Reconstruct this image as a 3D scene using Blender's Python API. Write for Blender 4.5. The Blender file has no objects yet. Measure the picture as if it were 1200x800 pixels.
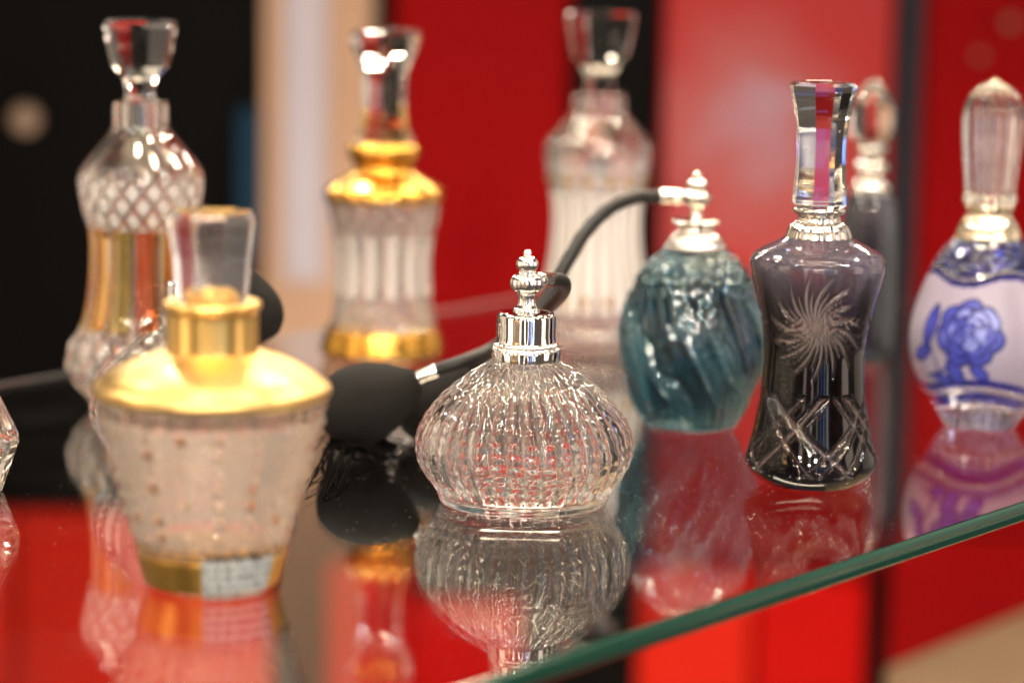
import bpy, math, random
import numpy as np
from mathutils import Vector, Matrix

PI = math.pi
S = bpy.context.scene
COL = S.collection

# ------------------------------------------------------------------ camera
F = 3300.0                      # focal length in pixels of a 1200 px wide frame
TILT, ROLL, CAMH = math.radians(9.3), math.radians(1.0), 0.25
C0 = np.array([0, 0, CAMH])
FW = np.array([0, math.cos(TILT), -math.sin(TILT)])
U0 = np.array([0, math.sin(TILT), math.cos(TILT)])
R0 = np.array([1.0, 0, 0])
UP = math.cos(ROLL) * U0 - math.sin(ROLL) * R0
RT = math.cos(ROLL) * R0 + math.sin(ROLL) * U0
cam_data = bpy.data.cameras.new('camera')
cam = bpy.data.objects.new('camera', cam_data)
COL.objects.link(cam)
cam.matrix_world = Matrix(((RT[0], UP[0], -FW[0], 0), (RT[1], UP[1], -FW[1], 0),
                           (RT[2], UP[2], -FW[2], CAMH), (0, 0, 0, 1)))
cam_data.sensor_width = 36
cam_data.lens = F / 1200 * 36
cam_data.clip_start, cam_data.clip_end = 0.02, 50
cam_data.dof.use_dof = True
cam_data.dof.focus_distance = 1.135
cam_data.dof.aperture_fstop = 4.2
cam_data.dof.aperture_blades = 0
S.camera = cam

# ------------------------------------------------------------------ world, lamps, exposure
W = bpy.data.worlds.new('World')
S.world = W
W.use_nodes = True
bg = W.node_tree.nodes['Background']
bg.inputs[0].default_value = (1.0, 0.80, 0.64, 1)
bg.inputs[1].default_value = 0.12
S.view_settings.view_transform = 'Standard'
S.view_settings.look = 'None'
S.view_settings.gamma = 1
S.view_settings.exposure = -0.2
S.render.engine = 'CYCLES'
cy = S.cycles
cy.max_bounces = 40
cy.transmission_bounces = 32
cy.glossy_bounces = 16
cy.diffuse_bounces = 4
cy.transparent_max_bounces = 16
cy.volume_bounces = 0
cy.caustics_reflective = True
cy.caustics_refractive = True
cy.sample_clamp_indirect = 60
cy.sample_clamp_direct = 0
cy.blur_glossy = 0.2
cy.use_denoising = True
cy.denoiser = 'OPENIMAGEDENOISE'
cy.denoising_input_passes = 'RGB_ALBEDO_NORMAL'
cy.denoising_prefilter = 'ACCURATE'
cy.use_adaptive_sampling = False


def lamp(loc, target, power, color, sx, sy=None, disk=False, spread=None):
    l = bpy.data.lights.new('unseen_lamp', 'AREA')
    l.energy = power
    l.color = color
    l.shape = 'DISK' if disk else 'RECTANGLE'
    l.size = sx
    l.size_y = sy if sy else sx
    if spread: l.spread = spread
    o = bpy.data.objects.new('unseen_lamp', l)
    COL.objects.link(o)
    o.location = loc
    d = Vector(target) - Vector(loc)
    o.rotation_euler = d.to_track_quat('-Z', 'Y').to_euler()
    return o


WARM = (1.0, 0.76, 0.50)
lamp((-0.25, 1.0, 1.7), (0, 1.3, 0), 4, WARM, 1.3, 0.8)
lamp((0.15, 1.75, 1.5), (0.1, 2.45, 0.1), 1.2, (1.0, 0.86, 0.72), 1.6, 0.3)
lamp((0.1, 1.5, -1.25), (0.15, 2.45, -0.3), 22, (1.0, 0.82, 0.6), 1.6, 0.3)
for x, y, w, h, p, c in [(-1.5, 0.4, 0.6, 1.4, 8, (1.0, 0.76, 0.54)), (-0.75, -0.7, 0.22, 1.5, 2.6, (1.0, 0.86, 0.70)),
                         (0.55, -0.9, 0.12, 1.7, 1.6, (0.12, 0.26, 1.0)), (0.30, -1.1, 0.08, 1.7, 1.3, (1.0, 0.8, 0.6)), (0.80, -0.9, 0.05, 1.7, 1.0, (0.8, 0.9, 1.0)), (0.95, -0.6, 0.16, 1.5, 2.2, (0.74, 0.88, 1.0)),
                         (1.6, 0.6, 0.5, 1.3, 6, (1.0, 0.8, 0.66)), (-0.2, -1.2, 0.12, 1.5, 2.2, (1.0, 0.88, 0.76))]:
    lamp((x, y, 0.30), (0, 1.2, 0.06), p, c, w, h)  # unseen strips and side fills added for bars on the chrome and glass
lamp((0.0, 0.4, 2.3), (0.0, 0.7, 0), 14.5, (1.0, 0.76, 0.51), 3.0, 2.6)  # unseen ceiling panel added as soft top fill
lamp((-1.7, 1.7, 0.35), (0, 1.3, 0.05), 4.5, (1.0, 0.78, 0.56), 1.3, 1.4)  # unseen side fill added to brighten the glass edges
lamp((1.45, 1.9, 0.35), (0, 1.3, 0.05), 4, (1.0, 0.82, 0.66), 1.2, 1.4)  # its partner on the right, added likewise
lamp((0.0, -2.2, 1.0), (0.0, 1.2, 0.1), 1.0, (1.0, 0.78, 0.58), 3.2, 1.2)  # unseen fill added behind the camera
for k in range(9):                                                  # unseen row of little spots added behind the bottles for glints
    lamp((-0.66 + .16 * k + .03 * math.sin(k * 5.1), 2.3, 0.64 + .02 * math.sin(k * 3.3)), (-0.2 + .05 * k, 1.2, 0.03), 0.14, (1.0, 0.86, 0.68), 0.03, disk=True, spread=math.radians(70))
for k in range(6):                                                  # and one added in front, for glints on the near faces
    lamp((-0.8 + .32 * k + .06 * math.sin(k * 4.7), -0.7, 0.75 + .2 * math.sin(k * 2.1)), (0, 1.2, 0.05), 0.45, (1.0, 0.86, 0.68), 0.06, disk=True, spread=math.radians(40))
SPOTS = [(-1.0, 0.3, 1.6), (-0.5, -0.3, 1.7), (0.15, 0.2, 1.8), (0.7, -0.2, 1.7), (1.1, 0.6, 1.6), (-0.25, 0.9, 1.8), (0.45, 1.0, 1.7),
         (-0.9, 1.7, 1.3), (-0.45, 2.0, 1.25), (0.0, 2.05, 1.2), (0.4, 2.0, 1.3), (0.85, 1.8, 1.25)]
for k, q in enumerate(SPOTS):                                       # the shop's little ceiling spots
    lamp(q, (0.0 + q[0] * .1, 1.2, 0.0), 0.85, (1.0, 0.79, 0.53) if k % 4 else (0.86, 0.93, 1.0), 0.10, disk=True, spread=math.radians(48))


# ------------------------------------------------------------------ placing helpers
def ray(x, y):
    return FW + (x - 600) / F * RT - (y - 400) / F * UP


def on_plane(x, y, z=0.0):
    d = ray(x, y)
    return C0 + d * (z - CAMH) / d[2]


def at_depth(x, y, dep):
    return C0 + ray(x, y) * dep


class Spot:
    """A standing place on the shelf: turns measured heights and radii into metres."""
    def __init__(s, x, y):
        s.p = on_plane(x, y)
        s.loc = Vector(s.p)
        s.dep = float(np.dot(s.p - C0, FW))

    def z(s, y):
        A, B = float(np.dot(s.p - C0, UP)), UP[2]
        Cc, D = s.dep, FW[2]
        return float(((400 - y) * Cc - F * A) / (F * B - (400 - y) * D))

    def r(s, y, r):
        return r * (s.dep + s.z(y) * FW[2]) / F

    def prof(s, pts):
        return [(s.r(p[0], p[1]), s.z(p[0])) + tuple(p[2:]) for p in pts]

    def local(s, x, y, dep):
        return Vector(at_depth(x, y, dep)) - s.loc


# ------------------------------------------------------------------ mesh helpers
def smooth_profile(pts, n=6):
    """Catmull-Rom through (r, z[, 'c']) ; 'c' marks a crisp corner."""
    P = [np.array(p[:2], float) for p in pts]
    crisp = [len(p) > 2 for p in pts]
    crisp[0] = crisp[-1] = True
    out = [P[0]]
    for i in range(len(P) - 1):
        p1, p2 = P[i], P[i + 1]
        p0 = P[i - 1] if not crisp[i] else p1 - (p2 - p1)
        p3 = P[i + 2] if not crisp[i + 1] else p2 + (p2 - p1)
        l = max(np.linalg.norm(p2 - p1), 1e-9)
        m1 = (p2 - p0) / max(np.linalg.norm(p2 - p1) + np.linalg.norm(p1 - p0), 1e-9) * l
        m2 = (p3 - p1) / max(np.linalg.norm(p3 - p2) + np.linalg.norm(p2 - p1), 1e-9) * l
        for k in range(1, n + 1):
            t = k / n
            out.append((2*t**3 - 3*t**2 + 1) * p1 + (t**3 - 2*t**2 + t) * m1 + (-2*t**3 + 3*t**2) * p2 + (t**3 - t**2) * m2)
    a = np.array(out)
    a[:, 0] = np.maximum(a[:, 0], 1e-5)
    return a


def link(name, me, parent=None, mat=None):
    o = bpy.data.objects.new(name, me)
    COL.objects.link(o)
    if parent: o.parent = parent
    if mat: me.materials.append(mat)
    return o


def mesh_from(name, V, Fc, smooth=True, attrs=None):
    me = bpy.data.meshes.new(name)
    me.from_pydata([tuple(v) for v in V], [], Fc)
    if smooth: me.polygons.foreach_set('use_smooth', [True] * len(me.polygons))
    for k, v in (attrs or {}).items():
        v = np.asarray(v, np.float32)
        if v.ndim == 2:
            if v.shape[1] == 3: v = np.hstack([v, np.ones((len(v), 1), np.float32)])
            me.attributes.new(k, 'FLOAT_COLOR', 'POINT').data.foreach_set('color', v.ravel())
        else:
            me.attributes.new(k, 'FLOAT', 'POINT').data.foreach_set('value', v)
    me.update()
    return me


def lathe(name, prof, nseg, mat, parent=None, mod=None, inner=None, flat=False, turn=0.0, loc=None):
    """Surface of revolution. mod(th, r, z) -> r or (r, colour, frost) shapes the outside; inner rows close a hollow wall."""
    prof = np.asarray(prof)
    th = (np.arange(nseg) / nseg) * 2 * PI - PI + turn
    r = np.repeat(prof[:, :1], nseg, 1)
    z = np.repeat(prof[:, 1:], nseg, 1)
    T = np.repeat(th[None, :], len(prof), 0)
    col = frost = None
    if mod:
        q = mod(T, r, z)
        if isinstance(q, tuple): r, col, frost = q
        else: r = q
    if inner is not None:
        inner = np.asarray(inner)
        ri, zi = np.repeat(inner[:, :1], nseg, 1), np.repeat(inner[:, 1:], nseg, 1)
        r, z, T = np.vstack([r, ri]), np.vstack([z, zi]), np.vstack([T, np.repeat(th[None, :], len(inner), 0)])
        if col is not None:
            ic = np.ones((len(inner), nseg, 3)) * 0.97
            col = np.concatenate([col, ic], 0)
            frost = np.vstack([frost, np.zeros((len(inner), nseg))])
    n = len(r)
    V = np.stack([r * np.sin(T), -r * np.cos(T), z], -1).reshape(-1, 3)
    i = np.arange(n - 1)[:, None] * nseg
    j = np.arange(nseg)[None, :]
    jn = (j + 1) % nseg
    Fq = np.stack([i + j, i + jn, i + nseg + jn, i + nseg + j], -1).reshape(-1, 4).tolist()
    if prof[0, 0] > 2e-5: Fq.append(list(range(nseg))[::-1])
    lr = r[-1].mean()
    if lr > 2e-5: Fq.append([(n - 1) * nseg + k for k in range(nseg)])
    at = {}
    if col is not None:
        at['Col'] = col.reshape(-1, 3)
        at['Frost'] = frost.reshape(-1)
    me = mesh_from(name, V, Fq, not flat, at)
    o = link(name, me, parent, mat)
    if loc is not None: o.location = loc
    return o


def hollow(prof, wall, floor):
    """Inner wall for an outer profile (metres, ordered upward), top to bottom."""
    a = np.asarray(prof)
    k = int(np.argmax(a[:, 1] > floor))
    up = a[k:]
    ri = np.maximum(up[:, 0] - wall, 0.0035)
    zi = up[:, 1].copy()
    rows = np.stack([ri, zi], 1)[::-1]
    rb = rows[-1, 0]
    rows = np.vstack([rows, [rb * 0.9, floor - .0008], [rb * 0.6, floor - .0016], [1e-5, floor - .002]])
    return rows


def tube(name, pts, rad, mat, parent=None, n=14, sub=8, caps=True):
    P = [Vector(p) for p in pts]
    out = []
    for i in range(len(P) - 1):
        p0, p1, p2, p3 = P[max(i - 1, 0)], P[i], P[i + 1], P[min(i + 2, len(P) - 1)]
        for k in range(sub):
            t = k / sub
            out.append(0.5 * ((2 * p1) + (p2 - p0) * t + (2*p0 - 5*p1 + 4*p2 - p3) * t*t + (3*p1 - p0 - 3*p2 + p3) * t**3))
    out.append(P[-1])
    V, Fc = [], []
    nrm = None
    for i, p in enumerate(out):
        d = (out[min(i + 1, len(out) - 1)] - out[max(i - 1, 0)]).normalized()
        if nrm is None:
            nrm = d.orthogonal().normalized()
        nrm = (nrm - d * nrm.dot(d)).normalized()
        b = d.cross(nrm)
        rr = rad(i / (len(out) - 1)) if callable(rad) else rad
        for k in range(n):
            a = 2 * PI * k / n
            V.append(p + (nrm * math.cos(a) + b * math.sin(a)) * rr)
    for i in range(len(out) - 1):
        for k in range(n):
            Fc.append([i*n + k, i*n + (k+1) % n, (i+1)*n + (k+1) % n, (i+1)*n + k])
    if caps:
        Fc.append(list(range(n))[::-1]); Fc.append([(len(out) - 1)*n + k for k in range(n)])
    if name is None: return V, Fc
    return link(name, mesh_from(name, V, Fc), parent, mat)


def join_geo(parts):
    V, Fc = [], []
    for v, f in parts:
        b = len(V)
        V += list(v)
        Fc += [[i + b for i in q] for q in f]
    return V, Fc


def box_geo(x0, x1, y0, y1, z0, z1, bev=0.0):
    V = [(x, y, z) for z in (z0, z1) for x, y in ((x0, y0), (x1, y0), (x1, y1), (x0, y1))]
    return V, [[0, 3, 2, 1], [4, 5, 6, 7], [0, 1, 5, 4], [1, 2, 6, 5], [2, 3, 7, 6], [3, 0, 4, 7]]


def bevelled(o, w, seg=2):
    m = o.modifiers.new('bevel', 'BEVEL')
    m.width, m.segments, m.limit_method = w, seg, 'ANGLE'
    return o


def thing(name, label, cat, loc, group=None):
    o = bpy.data.objects.new(name, None)
    COL.objects.link(o)
    o.location = loc
    o.empty_display_size = 0.02
    o['label'] = label
    o['category'] = cat
    if group: o['group'] = group
    return o


# ------------------------------------------------------------------ materials
def mat(name, color, rough=0.4, metal=0.0, trans=0.0, ior=1.5, coat=0.0, spec=0.5):
    m = bpy.data.materials.new(name)
    m.use_nodes = True
    b = m.node_tree.nodes['Principled BSDF']
    b.inputs['Base Color'].default_value = (*color, 1)
    b.inputs['Roughness'].default_value = rough
    b.inputs['Metallic'].default_value = metal
    b.inputs['Transmission Weight'].default_value = trans
    b.inputs['IOR'].default_value = ior
    b.inputs['Coat Weight'].default_value = coat
    b.inputs['Specular IOR Level'].default_value = spec
    return m


def nodes(m):
    return m.node_tree.nodes, m.node_tree.links, m.node_tree.nodes['Principled BSDF']


def add_bump(m, scale, strength, dist=0.0005, kind='noise', rough_var=None):
    N, L, b = nodes(m)
    tc = N.new('ShaderNodeTexCoord')
    if kind == 'voronoi':
        t = N.new('ShaderNodeTexVoronoi'); t.inputs['Scale'].default_value = scale; src = t.outputs['Distance']
    else:
        t = N.new('ShaderNodeTexNoise'); t.inputs['Scale'].default_value = scale; t.inputs['Detail'].default_value = 4; src = t.outputs['Fac']
    L.new(tc.outputs['Object'], t.inputs['Vector'])
    bp = N.new('ShaderNodeBump'); bp.inputs['Strength'].default_value = strength; bp.inputs['Distance'].default_value = dist
    L.new(src, bp.inputs['Height'])
    L.new(bp.outputs['Normal'], b.inputs['Normal'])
    if rough_var:
        mr = N.new('ShaderNodeMapRange'); mr.inputs['To Min'].default_value, mr.inputs['To Max'].default_value = rough_var
        L.new(src, mr.inputs['Value']); L.new(mr.outputs['Result'], b.inputs['Roughness'])
    return m


def painted_glass(name, base_rough=0.045, frost_rough=0.45, frost_opaque=0.85, ior=1.52, coat=0.8):
    """Glass whose own colour and frosting vary over the surface (attributes Col, Frost)."""
    m = mat(name, (1, 1, 1), base_rough, 0, 1, ior)
    m.node_tree.nodes['Principled BSDF'].inputs['Coat Weight'].default_value = coat
    m.node_tree.nodes['Principled BSDF'].inputs['Coat Roughness'].default_value = 0.06
    N, L, b = nodes(m)
    a = N.new('ShaderNodeAttribute'); a.attribute_name = 'Col'
    f = N.new('ShaderNodeAttribute'); f.attribute_name = 'Frost'
    L.new(a.outputs['Color'], b.inputs['Base Color'])
    for sock, lo, hi in (('Roughness', base_rough, frost_rough), ('Transmission Weight', 1.0, 1.0 - frost_opaque)):
        mr = N.new('ShaderNodeMapRange')
        mr.inputs['To Min'].default_value, mr.inputs['To Max'].default_value = lo, hi
        L.new(f.outputs['Fac'], mr.inputs['Value']); L.new(mr.outputs['Result'], b.inputs[sock])
    return m


M = {}
M['clear'] = mat('clear_crystal', (0.985, 0.98, 0.97), 0.025, 0, 1, 1.53)
M['cut'] = painted_glass('cut_crystal')
M['smoke'] = painted_glass('smoky_glass', coat=0.0)
M['chrome'] = add_bump(mat('chrome', (0.90, 0.88, 0.86), 0.05, 1), 900, 0.04, 0.0002)
M['silver'] = add_bump(mat('satin_silver', (0.86, 0.82, 0.76), 0.16, 1), 700, 0.12, 0.0003)
M['champagne'] = add_bump(mat('champagne_metal', (0.90, 0.80, 0.62), 0.2, 1), 700, 0.12, 0.0003)
M['gold'] = add_bump(mat('gold', (0.70, 0.47, 0.18), 0.36, 1), 260, 0.35, 0.0006, rough_var=(.26, .48))
M['amber_gold'] = add_bump(mat('amber_gold', (0.74, 0.41, 0.08), 0.24, 1), 260, 0.3, 0.0006)
M['satin_gold'] = add_bump(mat('brushed_gold', (0.92, 0.60, 0.20), 0.3, 1), 400, 0.1, 0.0003)
M['band_gold'] = add_bump(mat('aged_gold_band', (0.72, 0.43, 0.10), 0.32, 1), 90, 0.2, 0.0006, rough_var=(.2, .45))
M['lilac'] = mat('lilac_crystal', (0.95, 0.94, 0.99), 0.16, 0, 1, 1.5)
M['rubber'] = add_bump(mat('black_rubber', (0.010, 0.0095, 0.0095), 0.5, spec=0.3), 500, 0.1, 0.0002)
M['thread'] = mat('black_thread', (0.005, 0.0045, 0.0045), 1.0, spec=0.0)

# knitted net round the bulbs
m = mat('black_net', (0.016, 0.015, 0.015), 0.75, spec=0.15)
N, L, b = nodes(m)
tc = N.new('ShaderNodeTexCoord')
sep = N.new('ShaderNodeSeparateXYZ'); L.new(tc.outputs['Object'], sep.inputs[0])
ang = N.new('ShaderNodeMath'); ang.operation = 'ARCTAN2'
L.new(sep.outputs['X'], ang.inputs[0]); L.new(sep.outputs['Y'], ang.inputs[1])
hs = []
for sgn in (1, -1):
    a1 = N.new('ShaderNodeMath'); a1.operation = 'MULTIPLY'; a1.inputs[1].default_value = 44.0 * sgn; L.new(ang.outputs[0], a1.inputs[0])
    z1 = N.new('ShaderNodeMath'); z1.operation = 'MULTIPLY_ADD'; z1.inputs[1].default_value = 2900.0
    L.new(sep.outputs['Z'], z1.inputs[0]); L.new(a1.outputs[0], z1.inputs[2])
    s1 = N.new('ShaderNodeMath'); s1.operation = 'SINE'; L.new(z1.outputs[0], s1.inputs[0]); hs.append(s1)
mx = N.new('ShaderNodeMath'); mx.operation = 'MAXIMUM'; L.new(hs[0].outputs[0], mx.inputs[0]); L.new(hs[1].outputs[0], mx.inputs[1])
bp = N.new('ShaderNodeBump'); bp.inputs['Strength'].default_value = 1.0; bp.inputs['Distance'].default_value = 0.0006
L.new(mx.outputs[0], bp.inputs['Height']); L.new(bp.outputs['Normal'], b.inputs['Normal'])
mr = N.new('ShaderNodeMapRange'); mr.inputs['From Min'].default_value = -1
cr = N.new('ShaderNodeMix'); cr.data_type = 'RGBA'
cr.inputs['A'].default_value = (0.0015, 0.0015, 0.0015, 1); cr.inputs['B'].default_value = (0.017, 0.015, 0.014, 1)
L.new(mx.outputs[0], mr.inputs['Value']); L.new(mr.outputs['Result'], cr.inputs['Factor']); L.new(cr.outputs['Result'], b.inputs['Base Color'])
M['net'] = m

# shelf glass: clear faces, green through its thickness
m = bpy.data.materials.new('shelf_glass')
m.use_nodes = True
N, L = m.node_tree.nodes, m.node_tree.links
N.remove(N['Principled BSDF'])
g = N.new('ShaderNodeBsdfGlass'); g.inputs['Roughness'].default_value = 0.0; g.inputs['IOR'].default_value = 1.52
v = N.new('ShaderNodeVolumeAbsorption'); v.inputs['Color'].default_value = (0.05, 0.66, 0.45, 1); v.inputs['Density'].default_value = 3.2
df = N.new('ShaderNodeBsdfDiffuse'); df.inputs['Color'].default_value = (0.55, 0.50, 0.46, 1)
tc = N.new('ShaderNodeTexCoord')
t = N.new('ShaderNodeTexNoise'); t.inputs['Scale'].default_value = 7; t.inputs['Detail'].default_value = 8; t.inputs['Distortion'].default_value = 1.5
L.new(tc.outputs['Object'], t.inputs['Vector'])
mr = N.new('ShaderNodeMapRange'); mr.inputs['From Min'].default_value, mr.inputs['From Max'].default_value = 0.42, 0.75
mr.inputs['To Min'].default_value, mr.inputs['To Max'].default_value = 0.0, 0.005
L.new(t.outputs['Fac'], mr.inputs['Value'])
ms = N.new('ShaderNodeMixShader'); L.new(mr.outputs['Result'], ms.inputs[0]); L.new(g.outputs[0], ms.inputs[1]); L.new(df.outputs[0], ms.inputs[2])
L.new(ms.outputs[0], N['Material Output'].inputs['Surface']); L.new(v.outputs[0], N['Material Output'].inputs['Volume'])
M['shelf'] = m


def wall_paint(name, color, rough, var=0.12, coat=0.0, scale=5):
    m = mat(name, color, rough, coat=coat, spec=0.05)
    N, L, b = nodes(m)
    tc = N.new('ShaderNodeTexCoord')
    t = N.new('ShaderNodeTexNoise'); t.inputs['Scale'].default_value = scale; t.inputs['Detail'].default_value = 6
    L.new(tc.outputs['Object'], t.inputs['Vector'])
    mx = N.new('ShaderNodeMix'); mx.data_type = 'RGBA'
    mx.inputs['A'].default_value = (*[c * (1 - var) for c in color], 1)
    mx.inputs['B'].default_value = (*[min(1, c * (1 + var)) for c in color], 1)
    L.new(t.outputs['Fac'], mx.inputs['Factor']); L.new(mx.outputs['Result'], b.inputs['Base Color'])
    bp = N.new('ShaderNodeBump'); bp.inputs['Strength'].default_value = 0.1; bp.inputs['Distance'].default_value = 0.001
    L.new(t.outputs['Fac'], bp.inputs['Height']); L.new(bp.outputs['Normal'], b.inputs['Normal'])
    return m


M['red'] = wall_paint('red_lacquer', (0.27, 0.002, 0.003), 0.5)
M['red_low'] = wall_paint('bright_red_lacquer', (0.52, 0.005, 0.004), 0.5)
M['red_orange'] = wall_paint('orange_red_lacquer', (0.64, 0.020, 0.009), 0.5)
M['black'] = wall_paint('black_lacquer', (0.0035, 0.003, 0.003), 0.4)
M['slate'] = wall_paint('slate_lacquer', (0.03, 0.033, 0.045), 0.4)
M['beige'] = wall_paint('beige_board', (0.55, 0.36, 0.26), 0.6, 0.1)
M['pale'] = wall_paint('pale_lilac_board', (0.55, 0.52, 0.62), 0.6, 0.1)
M['blue_board'] = wall_paint('blue_board', (0.012, 0.04, 0.08), 0.5, 0.3)
M['wood'] = wall_paint('pale_wood', (0.46, 0.33, 0.21), 0.5, 0.2, scale=8)

# ------------------------------------------------------------------ setting: back wall and its boards
WY = 2.45


def wx(x, y=200): return float((C0 + ray(x, y) * (WY / ray(x, y)[1]))[0])
def wz(y, x=600): return float((C0 + ray(x, y) * (WY / ray(x, y)[1]))[2])


def board(name, parent, m, x0, x1, z0, z1, proud, bev=0.004):
    V, Fc = box_geo(x0, x1, WY - proud, WY - 0.002, z0, z1)
    return bevelled(link(name, mesh_from(name, V, Fc, False), parent, m), bev)


V, Fc = box_geo(-0.78, 0.68, WY, WY + 0.05, -1.3, 1.5)
wall = link('wall', mesh_from('wall', V, Fc, False), None, M['black'])
wall['kind'] = 'structure'
zt, zu, zm, zn, zb = 1.45, wz(455), wz(606), wz(665), -1.25
X = [wx(v) for v in (310, 440, 460, 665, 770, 1040, 1072)]
board('panel', wall, M['beige'], X[0], X[1], zu, zt, 0.02)
board('panel', wall, M['red'], X[2], X[3], zu, zt, 0.02)
board('panel', wall, M['red'], X[4], X[5], zn + .003, zt, 0.02)
board('panel', wall, M['red'], X[6], 0.67, zm, zt, 0.02)
board('post', wall, M['black'], X[1] + .002, X[2] - .002, zm, zt, 0.035)
board('post', wall, M['black'], X[3] + .002, X[4] - .002, zm, zt, 0.035)
board('post', wall, M['slate'], X[5] + .002, X[6] - .002, zm, zt, 0.035)
# below the shelf
xb = [wx(v, 700) for v in (-330, 20, 60, 318, 385, 560, 690, 748, 880, 1012, 1040)]
board('lower_panel', wall, M['red_orange'], xb[0], xb[1], zb, zm - .004, 0.02)
board('lower_panel', wall, M['red_orange'], xb[1] + .004, xb[3], zb, zm - .004, 0.022)
board('lower_panel', wall, M['red_low'], xb[4], wx(478, 700), zb, zn, 0.02)
board('lower_panel', wall, M['red_low'], wx(482, 700), wx(612, 700), zb, wz(705), 0.02)
board('lower_panel', wall, M['red_orange'], xb[7], xb[8], zb, zn, 0.02)
board('lower_panel', wall, M['red_low'], xb[8] + .004, xb[9], zb, zn, 0.022)
board('lower_panel', wall, M['red'], xb[10], 0.67, zb, zm - .004, 0.02)
# boards standing against the dark left end
board('panel', wall, M['pale'], wx(335), wx(385), wz(330), wz(-60), 0.03)
board('panel', wall, M['blue_board'], wx(282), wx(308), wz(300), wz(130), 0.03)

for kx, ky, kr in ((35, 137, 0.0125), (1174, 24, 0.005), (1139, 62, 0.004)):  # made-up knobs: their pale colour stands in for blurred points of light
    kn = lathe('glint_knob', smooth_profile([(0.0001, 0), (kr * .5, .001), (kr * .45, .008), (kr * .9, .012), (kr, .018), (kr * .7, .024), (0.0001, .027)], 5), 40, mat('pale_glint', (0.36, 0.25, 0.19), 0.4, 0.2), wall)
    kn.location = (wx(kx, ky), WY - 0.004 - (0.02 if kx > 400 else 0), wz(ky, kx))
    kn.rotation_euler = (PI / 2, 0, 0)

# sheet on the third red panel: pale reflected haze painted in pink and lilac
m = mat('pale_haze_wash', (0.6, 0.2, 0.2), 0.5)
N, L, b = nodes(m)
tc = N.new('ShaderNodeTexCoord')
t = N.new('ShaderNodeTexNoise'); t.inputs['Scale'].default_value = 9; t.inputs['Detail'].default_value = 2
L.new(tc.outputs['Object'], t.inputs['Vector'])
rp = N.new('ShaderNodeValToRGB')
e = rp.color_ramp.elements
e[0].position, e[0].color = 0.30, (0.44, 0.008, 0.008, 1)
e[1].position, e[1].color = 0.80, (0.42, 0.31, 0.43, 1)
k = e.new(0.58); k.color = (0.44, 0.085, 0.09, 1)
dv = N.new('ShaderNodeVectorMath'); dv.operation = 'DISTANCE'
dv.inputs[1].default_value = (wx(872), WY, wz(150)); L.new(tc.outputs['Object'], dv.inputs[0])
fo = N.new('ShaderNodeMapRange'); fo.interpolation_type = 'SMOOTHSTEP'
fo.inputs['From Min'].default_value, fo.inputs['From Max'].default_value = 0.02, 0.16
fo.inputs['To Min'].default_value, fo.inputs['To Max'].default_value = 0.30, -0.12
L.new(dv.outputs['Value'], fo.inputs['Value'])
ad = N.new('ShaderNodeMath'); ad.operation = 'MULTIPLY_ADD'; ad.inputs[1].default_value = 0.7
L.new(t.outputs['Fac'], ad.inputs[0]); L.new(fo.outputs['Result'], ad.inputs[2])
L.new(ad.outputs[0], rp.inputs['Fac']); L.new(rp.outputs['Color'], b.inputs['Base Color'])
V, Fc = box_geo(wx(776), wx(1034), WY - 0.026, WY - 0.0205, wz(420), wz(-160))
p = link('painted_haze', mesh_from('painted_haze', V, Fc, False), None, m)
p['label'] = 'pink and lilac haze painted on a sheet over the red wall panel behind the teal atomizer'
p['category'] = 'painted_haze'

# pale wooden plinth, low at the right
pz = -0.27
q1, q2 = on_plane(1036, 778, pz), on_plane(1230, 700, pz)
q = [q1, q2, q2 + (q2 - q1) * 1.5]
pl = [(v[0], v[1]) for v in q] + [(q[2][0], 1.2), (q1[0] - .03, 1.2)]
pl = pl[::-1]
V = [(x, y, z) for z in (pz - .2, pz) for x, y in pl]
Fc = [list(range(5))[::-1], list(range(5, 10))] + [[k, (k + 1) % 5, 5 + (k + 1) % 5, 5 + k] for k in range(5)]
o = bevelled(link('plinth', mesh_from('plinth', V, Fc, False), None, M['wood']), 0.006)
o['label'] = 'pale wooden plinth low under the right end of the glass shelf'
o['category'] = 'plinth'

# ------------------------------------------------------------------ glass shelf
A, Bp = on_plane(700, 751)[:2], on_plane(1200, 587.5)[:2]
d = (Bp - A) / np.linalg.norm(Bp - A)
nrm = np.array([-d[1], d[0]])
bk = on_plane(300, 398)[:2]
wdt = float(np.dot(bk - A, nrm))
pts = [A - d * 0.95, A + d * 0.75, A + d * 0.75 + nrm * wdt, A - d * 0.95 + nrm * wdt]
T_ = 0.0085
V = [(p[0], p[1], z) for z in (-T_, 0) for p in pts]
sh = link('glass_shelf', mesh_from('glass_shelf', V, [[3, 2, 1, 0], [4, 5, 6, 7], [0, 1, 5, 4], [1, 2, 6, 5], [2, 3, 7, 6], [3, 0, 4, 7]], False), None, M['shelf'])
bevelled(sh, 0.0007, 2)
sh['label'] = 'thick clear glass shelf with green polished edge carrying the perfume bottles'
sh['category'] = 'shelf'

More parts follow.
